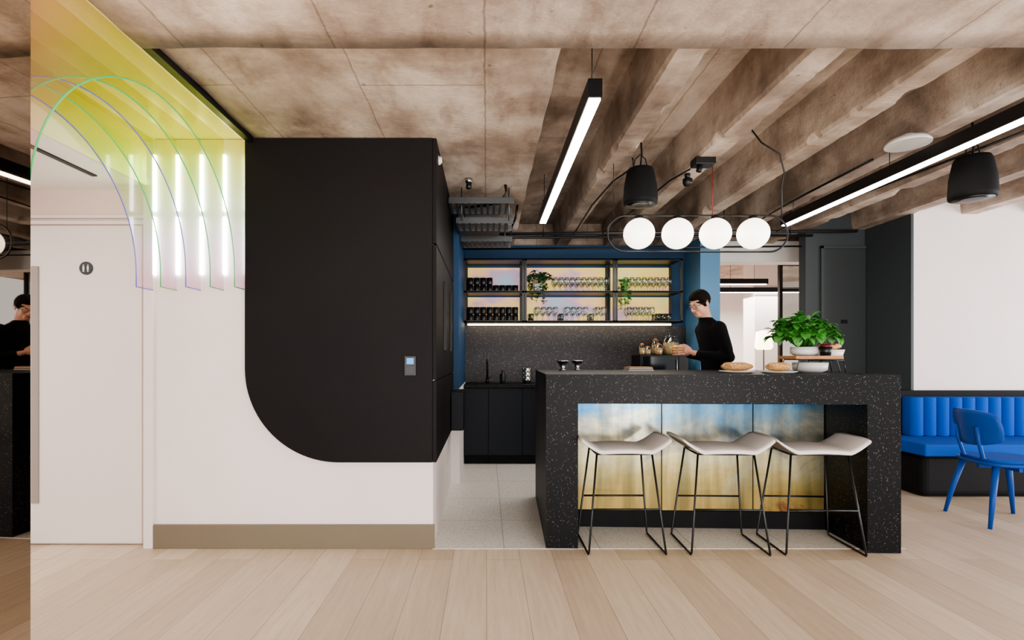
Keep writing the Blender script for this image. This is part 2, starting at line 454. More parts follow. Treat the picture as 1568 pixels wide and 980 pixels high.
rough_slab('ceiling_beam_transverse', -1.45, 8, -3.2, 2.2, 2.50, 2.9, CONC, amp=.005)
rough_slab('ceiling_deck', .3, 8, 2.1, 14, 2.86, 2.96, CONC)
def rib(name, x, y0=2.15, y1=6.45, zb=2.57, zt=2.87, w0=.078, w1=.11):
    m = M(); ys = []; y = y0
    while y < y1: ys.append(y); y += .025
    prof = [(-w1, zt), (-w0-.004, zb+.022), (-w0+.008, zb), (w0-.008, zb), (w0+.004, zb+.022), (w1, zt)]
    n = len(prof)
    for y in ys:
        for i, (px, pz) in enumerate(prof):
            e = ez = 0
            if i in (1, 2, 3, 4):
                sd = 10 if px < 0 else 20
                c = max(0, noise.noise(Vector((y*5, x*9, sd)))-.32)*.10 + max(0, noise.noise(Vector((y*22, x*9, sd+5)))-.1)*.012
                if i in (2, 3): e = c; ez = c*.3
                else: ez = c*.8; e = 0
            m.v.append((x+px+(e if px < 0 else -e), y, pz+ez))
    for j in range(len(ys)-1):
        for i in range(n-1):
            a = j*n+i; m.face([a, a+1, a+n+1, a+n])
    return m.build(name, CONC_R)
for i, x in enumerate((.92, 1.53, 2.14, 2.76, 3.38, 4.0, 4.62, 5.24, 5.86)):
    rib('ceiling_rib_%d' % (i+1), x)
rough_slab('ceiling_beam_rear', .33, 8, 6.51, 6.75, 2.5, 2.9, CONC)

box('wall_back', -.95, 2.43, 6.4, 6.55, 0, 2.57, BLUEW)
box('column_blue', 2.435, 2.66, 5.95, 6.55, 0, 2.57, BLUEC)
box('trim_opening_head', 2.66, 4.3, 6.3, 6.5, 2.35, 2.60, CEILW)
m = M(); m.box(3.42, 4.08, 5.6, 5.72, 0, 2.86); m.build('wall_charcoal', GREYD)
m = M(); m.box(4.08, 8, 5.0, 5.72, 0, 2.72); m.build('wall_right_rear', WHITE)
box('wall_charcoal_return', 4.055, 4.08, 4.99, 5.6, 0, 2.72, GREYD)
m = M(); m.box(3.6, 4.05, 5.575, 5.599, .01, 2.36); m.build('door_2', mat('charcoal_door', '#363b3d', .5), bevel=.004)
m = M(); m.box(3.57, 3.6, 5.57, 5.6, 0, 2.39); m.box(3.57, 4.05, 5.57, 5.6, 2.36, 2.39); m.build('trim_door_2', GREYD, bevel=.003)
m = M(); m.box(3.78, 3.85, 5.571, 5.576, 1.56, 1.60); m.build('door_sign', BLACK)
box('wall_right', 7.9, 8, -3.2, 6.5, 0, .7, WHITE)
box('wall_rear_far', 0, 9, 11.5, 11.6, 0, 2.9, WHITE)
box('wall_rear_left', 2.2, 2.3, 6.55, 11.5, 0, 2.9, PINKW)
box('column_rear', 4.62, 5.1, 9, 9.4, 0, 2.86, WHITE)
m = M()
for x in (3.92, 4.34): m.box(x-.02, x+.02, 6.95, 7.0, 0, 2.45)
m.box(3.92, 4.34, 6.95, 7.0, 2.42, 2.46); m.box(3.92, 4.34, 6.95, 7.0, 2.08, 2.11); m.box(3.92, 4.34, 6.95, 7.0, 0, .06)
m.box(3.94, 4.32, 6.97, 6.976, .06, 2.42, 1)
m.build('window_1', [BLACK, GLASS])
for i, (x0, x1, y) in enumerate(((2.7, 4.3, 8.0), (4.0, 6.2, 9.0))):
    m = M(); m.box(x0, x1, y-.03, y+.03, 2.32, 2.4, 0); m.box(x0+.02, x1-.02, y-.025, y+.025, 2.312, 2.32, 1)
    for x in (x0+.2, x1-.2): m.tube([(x, y, 2.4), (x, y, 2.87)], .003, 0, 6)
    m.build('linear_pendant_light', [BLACK, LED])
m = M(); m.lathe([(.12, 0), (.12, .02), (.01, .03), (.01, 1.35)], (0, 0, 0), 0); m.lathe([(.1, 1.32), (.13, 1.36), (.11, 1.6), (.02, 1.62)], (0, 0, 0), 1)
m.build('floor_lamp', [BLACK, mat('lamp_shade', '#ffffff', .5, emit='#ffe8c0', es=4)], loc=(4.35, 8.2, 0))

# ------------------------------------------------------------------ black rounded panel + side cabinets
r = .585; x0, x1, zb, zt = -1.505, -.337, .545, 2.565
poly = [(x1, zb), (x1, zt), (x0, zt)]
for i in range(25):
    a = math.pi + (math.pi/2)*i/24
    poly.append((x0+r+r*math.cos(a), zb+r+r*math.sin(a)))
m = M(); m.prism(poly, 'y', 3.25, 3.289)
m.build('curved_wall_panel', BLACKP, bevel=.003)
m = M()
for y0, y1 in ((3.255, 3.85), (3.86, 4.40), (4.41, 4.94)):
    for z0, z1 in ((.545, 1.05), (1.06, 1.9), (1.91, 2.565)):
        m.box(-.336, -.312, y0, y1, z0, z1, 0)
for y in (3.80, 3.91, 4.46):
    m.box(-.312, -.295, y-.008, y+.008, 1.25, 1.75, 1)
m.build('tall_cabinet', [BLACKP, BLACK], bevel=.002)
box('open_drawer', -.31, -.20, 4.55, 4.94, .56, .90, NAVY, .006)
m = M(); m.box(-.035, .035, -.014, 0, -.06, .06, 0); m.box(-.026, .026, -.017, -.014, -.052, .0, 0); m.box(-.022, .022, -.0165, -.014, .01, .048, 1)
m.build('access_card_reader', [BLACK, CARDB], loc=(-.473, 3.25, 1.147), bevel=.003)
m = M(); m.lathe([(.02, 0), (.022, -.03), (.012, -.045), (.001, -.05)], (0, 0, 0), 0); m.box(-.03, .0, -.01, .01, -.01, .01, 0)
m.build('wall_sensor', [CERAM], loc=(-.31, 3.4, 2.50))

# ------------------------------------------------------------------ dichroic arches
yc, rr, zs = 2.41, .70, 1.70
for k, x in enumerate((-1.50, -1.645, -1.79, -1.94, -2.085)):
    e = empty('acrylic_arch_fin', (x, 2.5, 2.57))
    m = M(); N = 48; pts = []
    zt2 = 2.535 if k == 0 else 2.565
    for i in range(N+1):
        a = math.pi*i/N
        pts.append((x, yc-rr*math.cos(a), zs+rr*math.sin(a)))
    for p in pts:
        m.v += [p, (x, p[1], zt2)]
    for i in range(N): m.face([2*i, 2*i+1, 2*i+3, 2*i+2])
    b = len(m.v)
    m.v += [(x, 3.11, 1.62), (x, 3.27, 1.62), (x, 3.27, zt2), (x, 3.11, zt2)]
    m.face([b, b+1, b+2, b+3])
    o = m.build('sheet', ACRY, parent=e)
    o.location = (-x, -2.5, -2.57)
    m = M(); m.tube(pts + [(x, 3.11, 1.62), (x, 3.27, 1.62)], .0034, 0, 6)
    o = m.build('edge', PUR_E if k in (4, 2) else GRN_E, parent=e); o.location = (-x, -2.5, -2.57)
    m = M(); m.box(x-.007, x+.007, 3.272, 3.289, 2.12, 2.47); m.box(x-.007, x+.007, 3.272, 3.289, 1.72, 2.08)
    o = m.build('tube_light', TUBE, parent=e); o.location = (-x, -2.5, -2.57)

# ------------------------------------------------------------------ ISLAND (slightly rotated)
ang = math.atan2(-.086, 2.157)
L = 2.16; Dp = 1.22; H = 1.09
m = M()
m.box(0, L, 0, Dp, H-.183, H, 0)
m.box(0, .2, 0, Dp, 0, H-.183, 0)
m.box(L-.2, L, 0, Dp, 0, H-.183, 0)
m.box(.2, L-.2, .45, Dp, 0, H-.183, 1)
m.box(.2, L-.2, .43, .45, 0, .118, 1)
e = m.build('kitchen_island', [TERR, BLACKM], loc=(.373, 3.276, .003), rot=ang)
m = M()
for a, b in ((.205, .838), (.845, 1.468), (1.475, L-.205)):
    m.box(a, b, .432, .449, .122, H-.19, 0)
o = m.build('iridescent_front_panel', DICH); o.parent = e

# ------------------------------------------------------------------ back counter
m = M()
m.box(-.25, 2.43, 5.88, 6.395, 0.004, .1, 1)
for a, b in ((-.248, .02), (.024, .40), (.404, .84), (.844, 1.3), (1.304, 1.76), (1.764, 2.2), (2.204, 2.42)):
    m.box(a, b, 5.82, 5.84, .11, .855, 0)
m.box(-.25, 2.43, 5.84, 6.395, .1, .86, 1)
m.box(-.25, 2.43, 5.80, 6.395, .86, .895, 2)
m.build('base_cabinet', [NAVY, BLACKM, TERR], bevel=.002)
box('splashback', -.262, 2.43, 6.375, 6.399, .896, 1.585, SPLASH)
m = M(); m.tube([(0, 0, 0), (0, 0, .04)], .022, 0, 16)
m.tube([(0, 0, 0), (0, 0, .22), (0, -.01, .25), (0, -.04, .268), (0, -.09, .27), (0, -.13, .262), (0, -.14, .24)], .011, 0, 10)
m.tube([(0, 0, .05), (.05, 0, .07)], .006, 0, 8)
m.build('kitchen_tap', BLACK, loc=(.01, 6.22, .896))
m = M(); m.lathe([(.03, 0), (.032, .005), (.032, .1), (.012, .12), (.01, .15)], (0, 0, 0), 0); m.tube([(0, 0, .15), (0, -.03, .155)], .006, 0, 6)
m.build('soap_dispenser', BLACK, loc=(.19, 6.15, .896))
m = M()
for i in range(3): m.lathe([(.045, i*.05), (.055, i*.05+.08), (.052, i*.05+.08), (.042, i*.05+.01)], (0, 0, 0), 0)
m.build('metal_cup_stack', STEEL, loc=(.47, 6.1, .896))

# shelf unit
e = empty('glassware_shelf_unit', (.97, 6.2, 1.6))
def addp(mm, name, mats, par=e, **k):
    o = mm.build(name, mats, **k); o.parent = par; o.location = -Vector(par.location); return o
m = M(); X0, X1, Y0, Y1, Z0, Z1 = -.258, 2.25, 5.98, 6.36, 1.60, 2.33
t = .022
for x in (X0+.015, .42, .45, 1.46, 1.49, X1-.015):
    for y in (Y0, Y1-.03): m.box(x-t/2, x+t/2, y, y+t, Z0, Z1)
for z in (Z0, 1.94, Z1-t):
    m.box(X0, X1, Y0, Y0+t, z, z+t)
m.box(X0, X1, Y0, Y1, Z0-.0, Z0+.012); m.box(X0, X1, Y0, Y1, 1.945, 1.955); m.box(X0, X1, Y0, Y1, Z1-.01, Z1)
addp(m, 'frame', BLACK)
m = M()
for a, b in ((X0+.03, .405), (.47, 1.445), (1.51, X1-.03)):
    for z0, z1 in ((1.64, 1.93), (1.985, 2.29)): m.box(a, b, 6.365, 6.375, z0, z1)
addp(m, 'backlit_panel', BACKLIT)
m = M(); m.box(X0+.03, X1-.03, 6.28, 6.31, 1.585, 1.598)
addp(m, 'led_strip', LEDW)
m = M()
for z, rows in ((1.612, 2), (1.955, 2)):
    for i in range(8):
        for j in range(rows):
            if z > 1.9 and i > 3 and j == 1: continue
            m.lathe([(.03, 0), (.037, .01), (.037, .085), (.032, .085), (.03, .012)], (-.19+i*.075, 6.12, z+j*.088), 0, 14)
m.build('dark_mugs', DCER)
m = M()
def wine(m, x, y, z, s=1):
    m.lathe([(.03*s, 0), (.03*s, .003), (.004, .008), (.004, .07*s), (.02*s, .085*s), (.034*s, .115*s), (.034*s, .14*s), (.028*s, .17*s)], (x, y, z), 0, 14)
def tumb(m, x, y, z): m.lathe([(.028, 0), (.034, .095), (.032, .095), (.027, .006)], (x, y, z), 0, 14)
for y in (6.08, 6.2):
    for i in range(10): wine(m, .80+i*.066, y, 1.956, 1)
    for i in range(8): wine(m, 1.62+i*.072, y, 1.956, 1)
    for i in range(13): (wine if i % 5 else tumb)(m, .52+i*.07, y, 1.613)
    for i in range(8): (tumb if i > 4 else wine)(m, 1.66+i*.066, y, 1.613)
m.build('glassware', GLASS)

def plant(name, loc, n, spread, h, trail, lm, L=.05, W=.03, pot=None, potm=CERAM, seed=1, droop=.3):
    rnd = random.Random(seed); m = M()
    pr, ph = pot
    m.lathe([(pr*.7, 0), (pr, ph*.3), (pr, ph), (pr*.88, ph), (pr*.85, ph*.85)], (0, 0, 0), 1, 24)
    m.lathe([(pr*.87, ph*.86), (.001, ph*.9)], (0, 0, 0), 2, 16)
    for i in range(n):
        a = rnd.uniform(0, 2*math.pi); q = math.sqrt(rnd.random())
        base = Vector((math.cos(a)*pr*.4*q, math.sin(a)*pr*.4*q, ph*.9))
        tip = Vector((math.cos(a)*spread*q, math.sin(a)*spread*q, ph + h*(1-.55*q*q)*rnd.uniform(.55, 1)))
        if i < trail:
            tip = Vector((math.cos(a)*pr*1.25, -abs(math.sin(a))*pr*1.25, ph - rnd.uniform(.02, .28)))
            mid = Vector((tip.x, tip.y, ph+.03))
        else: mid = base.lerp(tip, .5)+Vector((0, 0, .02))
        m.tube([base, mid, tip], .0015, 0, 4)
        for j in range(3 if i >= trail else 6):
            t = rnd.uniform(.4, 1); p = mid.lerp(tip, t)
            d = Vector((math.cos(a+rnd.uniform(-1.2, 1.2)), math.sin(a+rnd.uniform(-1.2, 1.2)), rnd.uniform(-droop, .6)))
            s = rnd.uniform(.6, 1.1)
            m.leaf(p, d, Vector((0, 0, 1)), L*s, W*s, 0)
    return m.build(name, [lm, potm, SOIL], loc=loc)
plant('trailing_plant', (.60, 6.10, 1.956), 60, .15, .16, 14, LEAF2, .07, .05, (.055, .1), CERAM, 3)
plant('trailing_plant', (1.585, 6.02, 1.956), 32, .08, .1, 18, LEAF, .05, .035, (.035, .06), DCER, 5)

m = M()
m.box(0, .55, 0, .36, .012, .33, 0); m.box(.02, .42, -.012, 0, .03, .315, 1); m.box(.44, .54, -.008, 0, .03, .315, 0)
m.tube([(.41, -.03, .06), (.41, -.03, .28)], .006, 2, 8)
for x in (.05, .5): m.box(x-.02, x+.02, .05, .09, 0, .012, 0)
m.build('microwave_oven', [BLACK, mat('dark_glass', '#15181b', .08), STEEL], loc=(1.76, 5.98, .896), bevel=.004)
def jar(name, loc, r, h, fill, lid=OAK):
    m = M()
    m.lathe([(r*.9, 0), (r, .01), (r, h*.75), (r*.7, h*.88), (r*.7, h*.9)], (0, 0, 0), 0)
    m.lathe([(r*.88, .006), (r*.93, h*.2), (r*.93, h*.62), (.001, h*.66)], (0, 0, 0), 1)
    m.lathe([(r*.75, h*.9), (r*.75, h*.95), (.015, h*.98), (.018, h*1.04), (.001, h*1.06)], (0, 0, 0), 2)
    return m.build(name, [GLASS, fill, lid], loc=loc)
jar('cookie_jar', (2.16, 6.12, 1.227), .095, .23, BISC, GLASS)
jar('storage_jar', (1.99, 6.05, 1.227), .05, .13, BREAD)
jar('storage_jar', (1.88, 6.10, 1.227), .045, .10, BISC)
jar('storage_jar', (1.80, 6.05, 1.227), .035, .13, BISC)
jar('storage_jar', (2.01, 6.22, 1.227), .05, .19, BISC)

ZI = 1.094
for i, (x, y) in enumerate(((.62, 4.25), (.76, 4.38))):
    m = M(); m.lathe([(.03, 0), (.03, .004), (.012, .015), (.045, .07), (.055, .08), (.052, .08), (.02, .03)], (0, 0, 0), 0)
    m.build('metal_bowl', STEEL, loc=(x, y, ZI))
m = M()
for i in range(4): m.box(-.1+i*.004, .1-i*.004, -.08, .08, i*.008, i*.008+.006, i % 2)
m.build('napkin_stack', [CERAM, OAK], loc=(1.22, 4.2, ZI))
def bread(name, x, y, rx, s):
    m = M(); m.lathe([(.09, 0), (.118, .012), (.114, .014), (.08, .006)], (0, 0, 0), 0, 32)
    rnd = random.Random(s)
    m.ell((0, 0, .042), (rx, .065, .030), 1, 24, 12)
    for i in range(5): m.ell((rnd.uniform(-rx*.6, rx*.6), rnd.uniform(-.03, .03), .052), (.04, .035, .020), 1, 14, 8)
    m.build(name, [CERAM, BREAD], loc=(x, y, ZI))
bread('focaccia_plate', 1.735, 3.62, .11, 1); bread('bread_loaf_plate', 1.965, 3.52, .085, 2)
def wire_riser(m, x, y, w, d, h, mi):
    for sx in (-1, 1):
        m.tube([(x+sx*w, y-d, 0), (x+sx*w*.85, y-d, h), (x+sx*w*.85, y+d, h), (x+sx*w, y+d, 0)], .004, mi, 6)
    for sy in (-d, d): m.tube([(x-w*.85, y+sy, h), (x+w*.85, y+sy, h)], .004, mi, 6)
m = M(); wire_riser(m, 0, 0, .15, .09, .09, 0); m.box(-.16, .16, -.11, .11, .094, .116, 1)
m.build('wooden_serving_riser', [BLACK, OAK], loc=(2.24, 3.62, ZI), bevel=.003)
m = M(); m.lathe([(.07, 0), (.105, .02), (.11, .07), (.105, .07), (.09, .02)], (0, 0, 0), 0)
m.build('white_serving_bowl', CERAM, loc=(2.24, 3.62, ZI))
plant('potted_herb_plant', (2.21, 3.64, ZI+.117), 170, .19, .25, 0, LEAF, .08, .06, (.085, .06), CERAM, 11, .7)
m = M(); m.lathe([(.03, 0), (.042, .06), (.038, .06)], (0, 0, 0), 0); m.ell((0, 0, .062), (.036, .036, .02), 1)
m.build('berry_pot', [DCER, RED], loc=(2.30, 3.545, ZI+.117))
# stand to the right of the riser
m = M(); wire_riser(m, 0, 0, .09, .08, .085, 0)
m.build('wire_bowl_stand', [BLACK], loc=(2.455, 3.78, ZI-.001), rot=ang)
m = M(); m.lathe([(.06, 0), (.10, .02), (.115, .07), (.108, .07), (.07, .05), (.001, .05)], (0, 0, 0), 0, 32)
rnd = random.Random(4)
for i in range(16):
    a = rnd.uniform(0, 6.28); q = rnd.uniform(0, .08)
    m.ell((q*math.cos(a), q*math.sin(a), .08+rnd.uniform(0, .02)), (.032, .024, .018), 1 + (i % 3 == 0), 12, 8)
m.build('pastry_bowl', [CERAM, BREAD, RED], loc=(2.455, 3.78, ZI+.09))

# ------------------------------------------------------------------ bar stools
def stool(x, y, rot=0):
    m = M(); rw = .0065
    for s in (-1, 1):
        m.tube([(s*.17, -.12, .60), (s*.232, -.19, .02), (s*.235, -.185, .007), (s*.235, .185, .007), (s*.232, .19, .02), (s*.17, .12, .60)], rw, 0, 8)
        m.tube([(s*.17, -.12, .60), (s*.17, .12, .60)], rw, 0, 8)
    for sy in (-1, 1):
        m.tube([(-.205, sy*.162, .27), (.205, sy*.162, .27)], rw, 0, 8)
        m.tube([(-.17, sy*.12, .60), (.17, sy*.12, .60)], rw, 0, 8)
    nx, ny = 36, 14; b = len(m.v)
    def top(u, v):
        x = u*.272; wing = max(0, (abs(u)-.55)/.45)
        hw = .185*(1-.06*u*u)
        z = .638 + .075*wing**1.3 + .006*math.cos(u*3)
        yy = v*hw
        z -= .012*abs(v)**4
        return x, yy, z
    for layer in (0, 1):
        for i in range(nx+1):
            for j in range(ny+1):
                u = -1+2*i/nx; v = -1+2*j/ny
                x_, y_, z_ = top(u, v)
                wing = max(0, (abs(u)-.55)/.45)
                if layer: z_ -= .036*(1-.35*wing)*(1-.5*abs(v)**6)
                m.v.append((x_, y_, z_))
    K = (nx+1)*(ny+1)
    for i in range(nx):
        for j in range(ny):
            a = b+i*(ny+1)+j; mi = 1
            m.face([a, a+ny+1, a+ny+2, a+1], mi, True); a += K
            m.face([a, a+1, a+ny+2, a+ny+1], 2, True)
    bd = [i*(ny+1) for i in range(nx+1)] + [nx*(ny+1)+j for j in range(1, ny+1)] + [i*(ny+1)+ny for i in range(nx-1, -1, -1)] + [j for j in range(ny-1, 0, -1)]
    for k in range(len(bd)):
        p, q = bd[k], bd[(k+1) % len(bd)]
        m.face([b+p, b+q, b+q+K, b+p+K], 1, True)
    return m.build('bar_stool', [BLACK, FABW, FABD], loc=(x, y, 0.004), rot=rot)
stool(.85, 3.34, 0); stool(1.475, 3.33, R(-2)); stool(2.045, 3.32, R(-3))

# ------------------------------------------------------------------ banquette
m = M()
m.box(3.66, 7.4, 4.36, 4.93, .37, .47, 0)
def chan(m, x0, x1, y0, y1, z0, z1, mi):
    n = 10; poly = []
    for i in range(n+1):
        a = math.pi*i/n; poly.append(((x0+x1)/2+(x1-x0)/2*math.cos(a), y0+.035-.045*math.sin(a)))
    poly += [(x0, y1), (x1, y1)]
    m.prism(poly, 'z', z0, z1, mi, True)
x = 3.93
while x < 7.3:
    chan(m, x, x+.118, 4.82, 4.95, .47, .83, 0); x += .12
m.build('banquette_seat', [FABB], bevel=.012, bseg=3)
m = M(); m.box(3.72, 7.4, 4.46, 4.93, 0, .368); m.build('banquette_plinth', BLACKM, bevel=.06, bseg=4)
box('trim_banquette_ledge', 3.78, 7.5, 4.9515, 4.999, 0, .885, BLACKM, .004)

# ------------------------------------------------------------------ blue chair (faces +x)
m = M()
poly = []
for i in range(40):
    a = 2*math.pi*i/40; c, s = math.cos(a), math.sin(a)
    poly.append((.225*math.copysign(abs(c)**.6, c)+.01, .225*math.copysign(abs(s)**.6, s)))
m.prism(poly, 'z', .43, .452, 0, True)
m.prism([(p[0]*.92, p[1]*.92) for p in poly], 'z', .452, .472, 1, True)
for sx, sy in ((-1, -1), (-1, 1), (1, -1), (1, 1)):
    m.tube([(sx*.15, sy*.15, .43), (sx*.20, sy*.19, .2), (sx*.235, sy*.215, 0)], [.021, .018, .012], 0, 12)
m.box(-.16, .16, -.012, .012, .39, .43, 0); m.box(-.012, .012, -.16, .16, .39, .43, 0)
m.tube([(-.13, -.08, .44), (-.19, -.09, .47), (-.225, -.1, .60), (-.235, -.1, .70)], .013, 0, 8)
m.tube([(-.13, .08, .44), (-.19, .09, .47), (-.225, .1, .60), (-.235, .1, .70)], .013, 0, 8)
b = len(m.v); nu, nv = 18, 8
for layer in (0, 1):
    for i in range(nu+1):
        for j in range(nv+1):
            u = -1+2*i/nu; v = -1+2*j/nv
            zz = .69 + v*.13*(1-.30*abs(u)**3) + .01*u*u
            yy = u*.225*(1-.10*v*v) ; xx = -.245 + .075*u*u - .02*v + (.012 if layer else 0)
            m.v.append((xx, yy, zz))
K = (nu+1)*(nv+1)
for i in range(nu):
    for j in range(nv):
        a = b+i*(nv+1)+j; m.face([a, a+1, a+nv+2, a+nv+1], 0, True); a += K; m.face([a, a+nv+1, a+nv+2, a+1], 0, True)
bd = [i*(nv+1) for i in range(nu+1)] + [nu*(nv+1)+j for j in range(1, nv+1)] + [i*(nv+1)+nv for i in range(nu-1, -1, -1)] + [j for j in range(nv-1, 0, -1)]
for k in range(len(bd)):
    p, q = bd[k], bd[(k+1) % len(bd)]; m.face([b+p, b+q, b+q+K, b+p+K], 0)
m.build('dining_chair', [BLUEP, FABB], loc=(3.78, 3.83, 0), rot=R(-8))

# ------------------------------------------------------------------ lights / ceiling hardware
def linear(x, y0, y1, z=2.45, wires=()):
    m = M(); w = .034
    m.box(x-w, x+w, y0, y1, z+.004, z+.095, 0); m.box(x-w+.006, x+w-.006, y0+.01, y1-.01, z-.004, z+.004, 1)
    for y in wires: m.tube([(x, y, z+.09), (x, y, 2.865)], .0025, 0, 6)
    m.build('linear_pendant_light', [BLACK, LED])
linear(.525, 2.52, 4.88, wires=(2.6, 4.75))
m = M(); w = .034; x = 2.70
m.box(x-w, x+w, 1.0, 4.74, 2.394, 2.47, 0); m.box(x-w+.006, x+w-.006, 1.01, 4.73, 2.386, 2.394, 1)
for y in (1.3, 2.0): m.tube([(x, y, 2.47), (x, y, 2.50)], .0025, 0, 6)
for y in (3.5, 4.6): m.tube([(x, y, 2.47), (x, y, 2.58)], .0025, 0, 6)
m.build('linear_pendant_light', [BLACK, LED])

m = M(); y = 3.7; zc = 2.075
for x in (1.08, 1.352, 1.62, 1.888):
    m.ell((x, y, zc), (.108,)*3, 1, 32, 20); m.lathe([(.03, .1), (.03, .118), (.008, .128)], (x, y, zc), 0, 16)
ring = []; xa, xb, rr2 = .985, 2.005, .128
for i in range(21):
    a = math.pi/2 + math.pi*i/20; ring.append((xa+rr2*math.cos(a), y, zc+rr2*math.sin(a)))
for i in range(21):
    a = -math.pi/2 + math.pi*i/20; ring.append((xb+rr2*math.cos(a), y, zc+rr2*math.sin(a)))
m.tube(ring, .0065, 0, 8, closed=True)
m.tube([(.9, y, zc+.1), (.9, y, 2.86)], .0025, 0, 6); 
m.tube([(2.09, y, zc+.1), (2.09, y, 2.4), (2.085, y-.04, 2.5), (2.02, y-.1, 2.60), (1.92, y-.05, 2.70), (1.84, y, 2.86)], .0055, 0, 6)
m.tube([(1.60, y, zc+.128), (1.60, y, 2.58)], .0035, 2, 6)
m.build('globe_pendant_light', [BLACK, GLOBE, RED])

def speaker(x, y, z, s=1, top=2.86):
    m = M()
    m.lathe([(.10*s, 0), (.108*s, .006), (.110*s, .03), (.105*s, .12*s), (.088*s, .215*s), (.078*s, .235*s), (.03, .245*s), (.012, .25*s)], (0, 0, 0), 0, 32)
    m.lathe([(.095*s, -.002), (.05, -.004), (.001, -.006)], (0, 0, 0), 1, 24)
    m.tube([(-.05, 0, .235*s), (-.035, 0, .30*s), (0, 0, .33*s), (.035, 0, .30*s), (.05, 0, .235*s)], .004, 0, 6)
    m.tube([(0, 0, .25*s), (.01, 0, .35), (0, .02, top-z)], .006, 0, 8)
    m.lathe([(.035, top-z-.03), (.035, top-z)], (0, .02, 0), 0, 16)
    m.build('pendant_speaker', [BLACKM, BLACK], loc=(x, y, z))
speaker(1.06, 3.6, 2.25, 1.05); speaker(3.07, 3.3, 2.2, 1.12)
m = M(); m.lathe([(.12, 0), (.12, .012), (.1, .035), (.04, .04), (.04, .06)], (0, 0, 0), 0, 32); m.build('ceiling_speaker_disc', CERAM, loc=(2.62, 3.25, 2.52))
m = M(); m.box(-.07, .07, -.05, .05, -.05, 0); m.tube([(-.02, 0, -.05), (-.03, 0, -.09)], .02, 0, 12); m.build('ceiling_sensor_box', BLACK, loc=(1.50, 3.62, 2.575), bevel=.004)
m = M(); m.lathe([(.035, 0), (.035, -.03), (.025, -.05), (.001, -.055)], (0, 0, 0), 0); m.lathe([(.02, .0), (.02, .05)], (0, 0, 0), 0); m.build('smoke_detector', BLACK, loc=(1.50, 3.9, 2.53))
m = M(); m.lathe([(.028, 0), (.028, -.03), (.02, -.04)], (0, 0, 0), 0); m.lathe([(.022, -.04), (.022, -.08), (.001, -.09)], (0, 0, 0), 1); m.build('ceiling_camera', [STEEL, BLACK], loc=(-.135, 4.0, 2.572))
m = M()
def tray(x0, x1, y0, y1, z):
    m.box(x0, x1, y0, y0+.004, z, z+.05); m.box(x0, x1, y1-.004, y1, z, z+.05)
    n = int((x1-x0)/.05)
    for i in range(n): m.box(x0+i*.05, x0+i*.05+.02, y0, y1, z, z+.003)
tray(-.30, .22, 4.15, 4.45, 2.42); tray(-.25, .22, 4.3, 4.55, 2.30); tray(-.25, .25, 5.1, 5.4, 2.33)
for x in (-.2, .18):
    for y in (4.2, 4.5, 5.15): m.tube([(x, y, 2.3), (x, y, 2.562)], .005, 0, 6)
m.build('cable_tray', GALV)
m = M()
m.box(-.26, .12, 4.62, 5.0, 2.36, 2.50); m.box(-.2, .05, 4.6, 4.62, 2.38, 2.48)
m.build('duct_fan_unit', GALV, bevel=.01)
m = M()
m.tube([(-.26, 5.5, 2.44), (.2, 5.5, 2.46), (3.4, 5.45, 2.47)], .014, 0, 8)
m.tube([(-.26, 5.7, 2.38), (3.4, 5.65, 2.40)], .010, 0, 8)
m.tube([(.1, 5.6, 2.52), (3.9, 5.5, 2.53)], .018, 1, 8)
for x in (.6, 1.5, 2.5, 3.2): m.tube([(x, 5.5, 2.45), (x, 5.5, 2.86)], .005, 0, 6)
m.build('electrical_conduit', [BLACK, GALV])
m = M(); m.tube([(-.26, 4.6, 2.5), (-.1, 4.4, 2.47), (.1, 4.2, 2.44), (.16, 4.15, 2.5), (.15, 4.15, 2.57)], .012, 0, 8)
m.build('power_cable', BLACK)
m = M(); m.tube([(.28, 4.7, 2.57), (.26, 4.72, 2.45), (.24, 4.9, 2.43), (.24, 5.4, 2.44)], .010, 0, 8)
m.build('power_cable', BLACK)
m = M(); m.tube([(1.04, 3.72, 2.62), (1.06, 3.76, 2.57), (.97, 4.0, 2.55), (.93, 4.6, 2.54), (.9, 5.4, 2.47)], .007, 0, 8)
m.build('power_cable', BLACK)
m = M(); m.tube([(1.46, 3.75, 2.55), (1.4, 4.0, 2.55), (1.3, 4.6, 2.5), (1.2, 5.4, 2.48)], .007, 0, 8)
m.build('power_cable', BLACK)
m = M(); m.tube([(2.66, 3.6, 2.562), (2.64, 4.3, 2.55), (2.62, 5.4, 2.5)], .009, 0, 8)
m.build('power_cable', BLACK)
m = M(); m.tube([(3.26, 3.0, 2.562), (3.1, 4.3, 2.55), (3.0, 5.4, 2.5)], .009, 0, 8)
m.build('power_cable', BLACK)

# ------------------------------------------------------------------ MAN
man = empty('man', (2.1, 4.78, 0))
def madd(mm, name, mats): return addp(mm, name, mats, par=man, weld=True)
YC = 4.80
m = M()
m.rings([(2.11, YC, .90, .115, .165), (2.11, YC, 1.05, .12, .16), (2.105, YC, 1.2, .125, .168), (2.09, YC, 1.35, .13, .185),
         (2.065, YC, 1.45, .115, .185), (2.045, YC, 1.505, .092, .13), (2.025, YC, 1.54, .068, .080), (2.01, YC, 1.565, .060, .062)])
def chain(m, pts, rs, mi=0):
    P = [Vector(p) for p in pts]
    out, rr = [], []
    for i in range(len(P)-1):
        for k in range(4): out.append(P[i].lerp(P[i+1], k/4)); rr.append(rs[i]+(rs[i+1]-rs[i])*k/4)
    out.append(P[-1]); rr.append(rs[-1])
    m.tube(out, rr, mi, 16)
    for p, r_ in zip(P, rs): m.ell(p, (r_,)*3, mi, 16, 10)
chain(m, [(2.055, YC-.17, 1.455), (2.12, YC-.235, 1.20), (1.885, YC-.16, 1.225)], [.070, .050, .036])
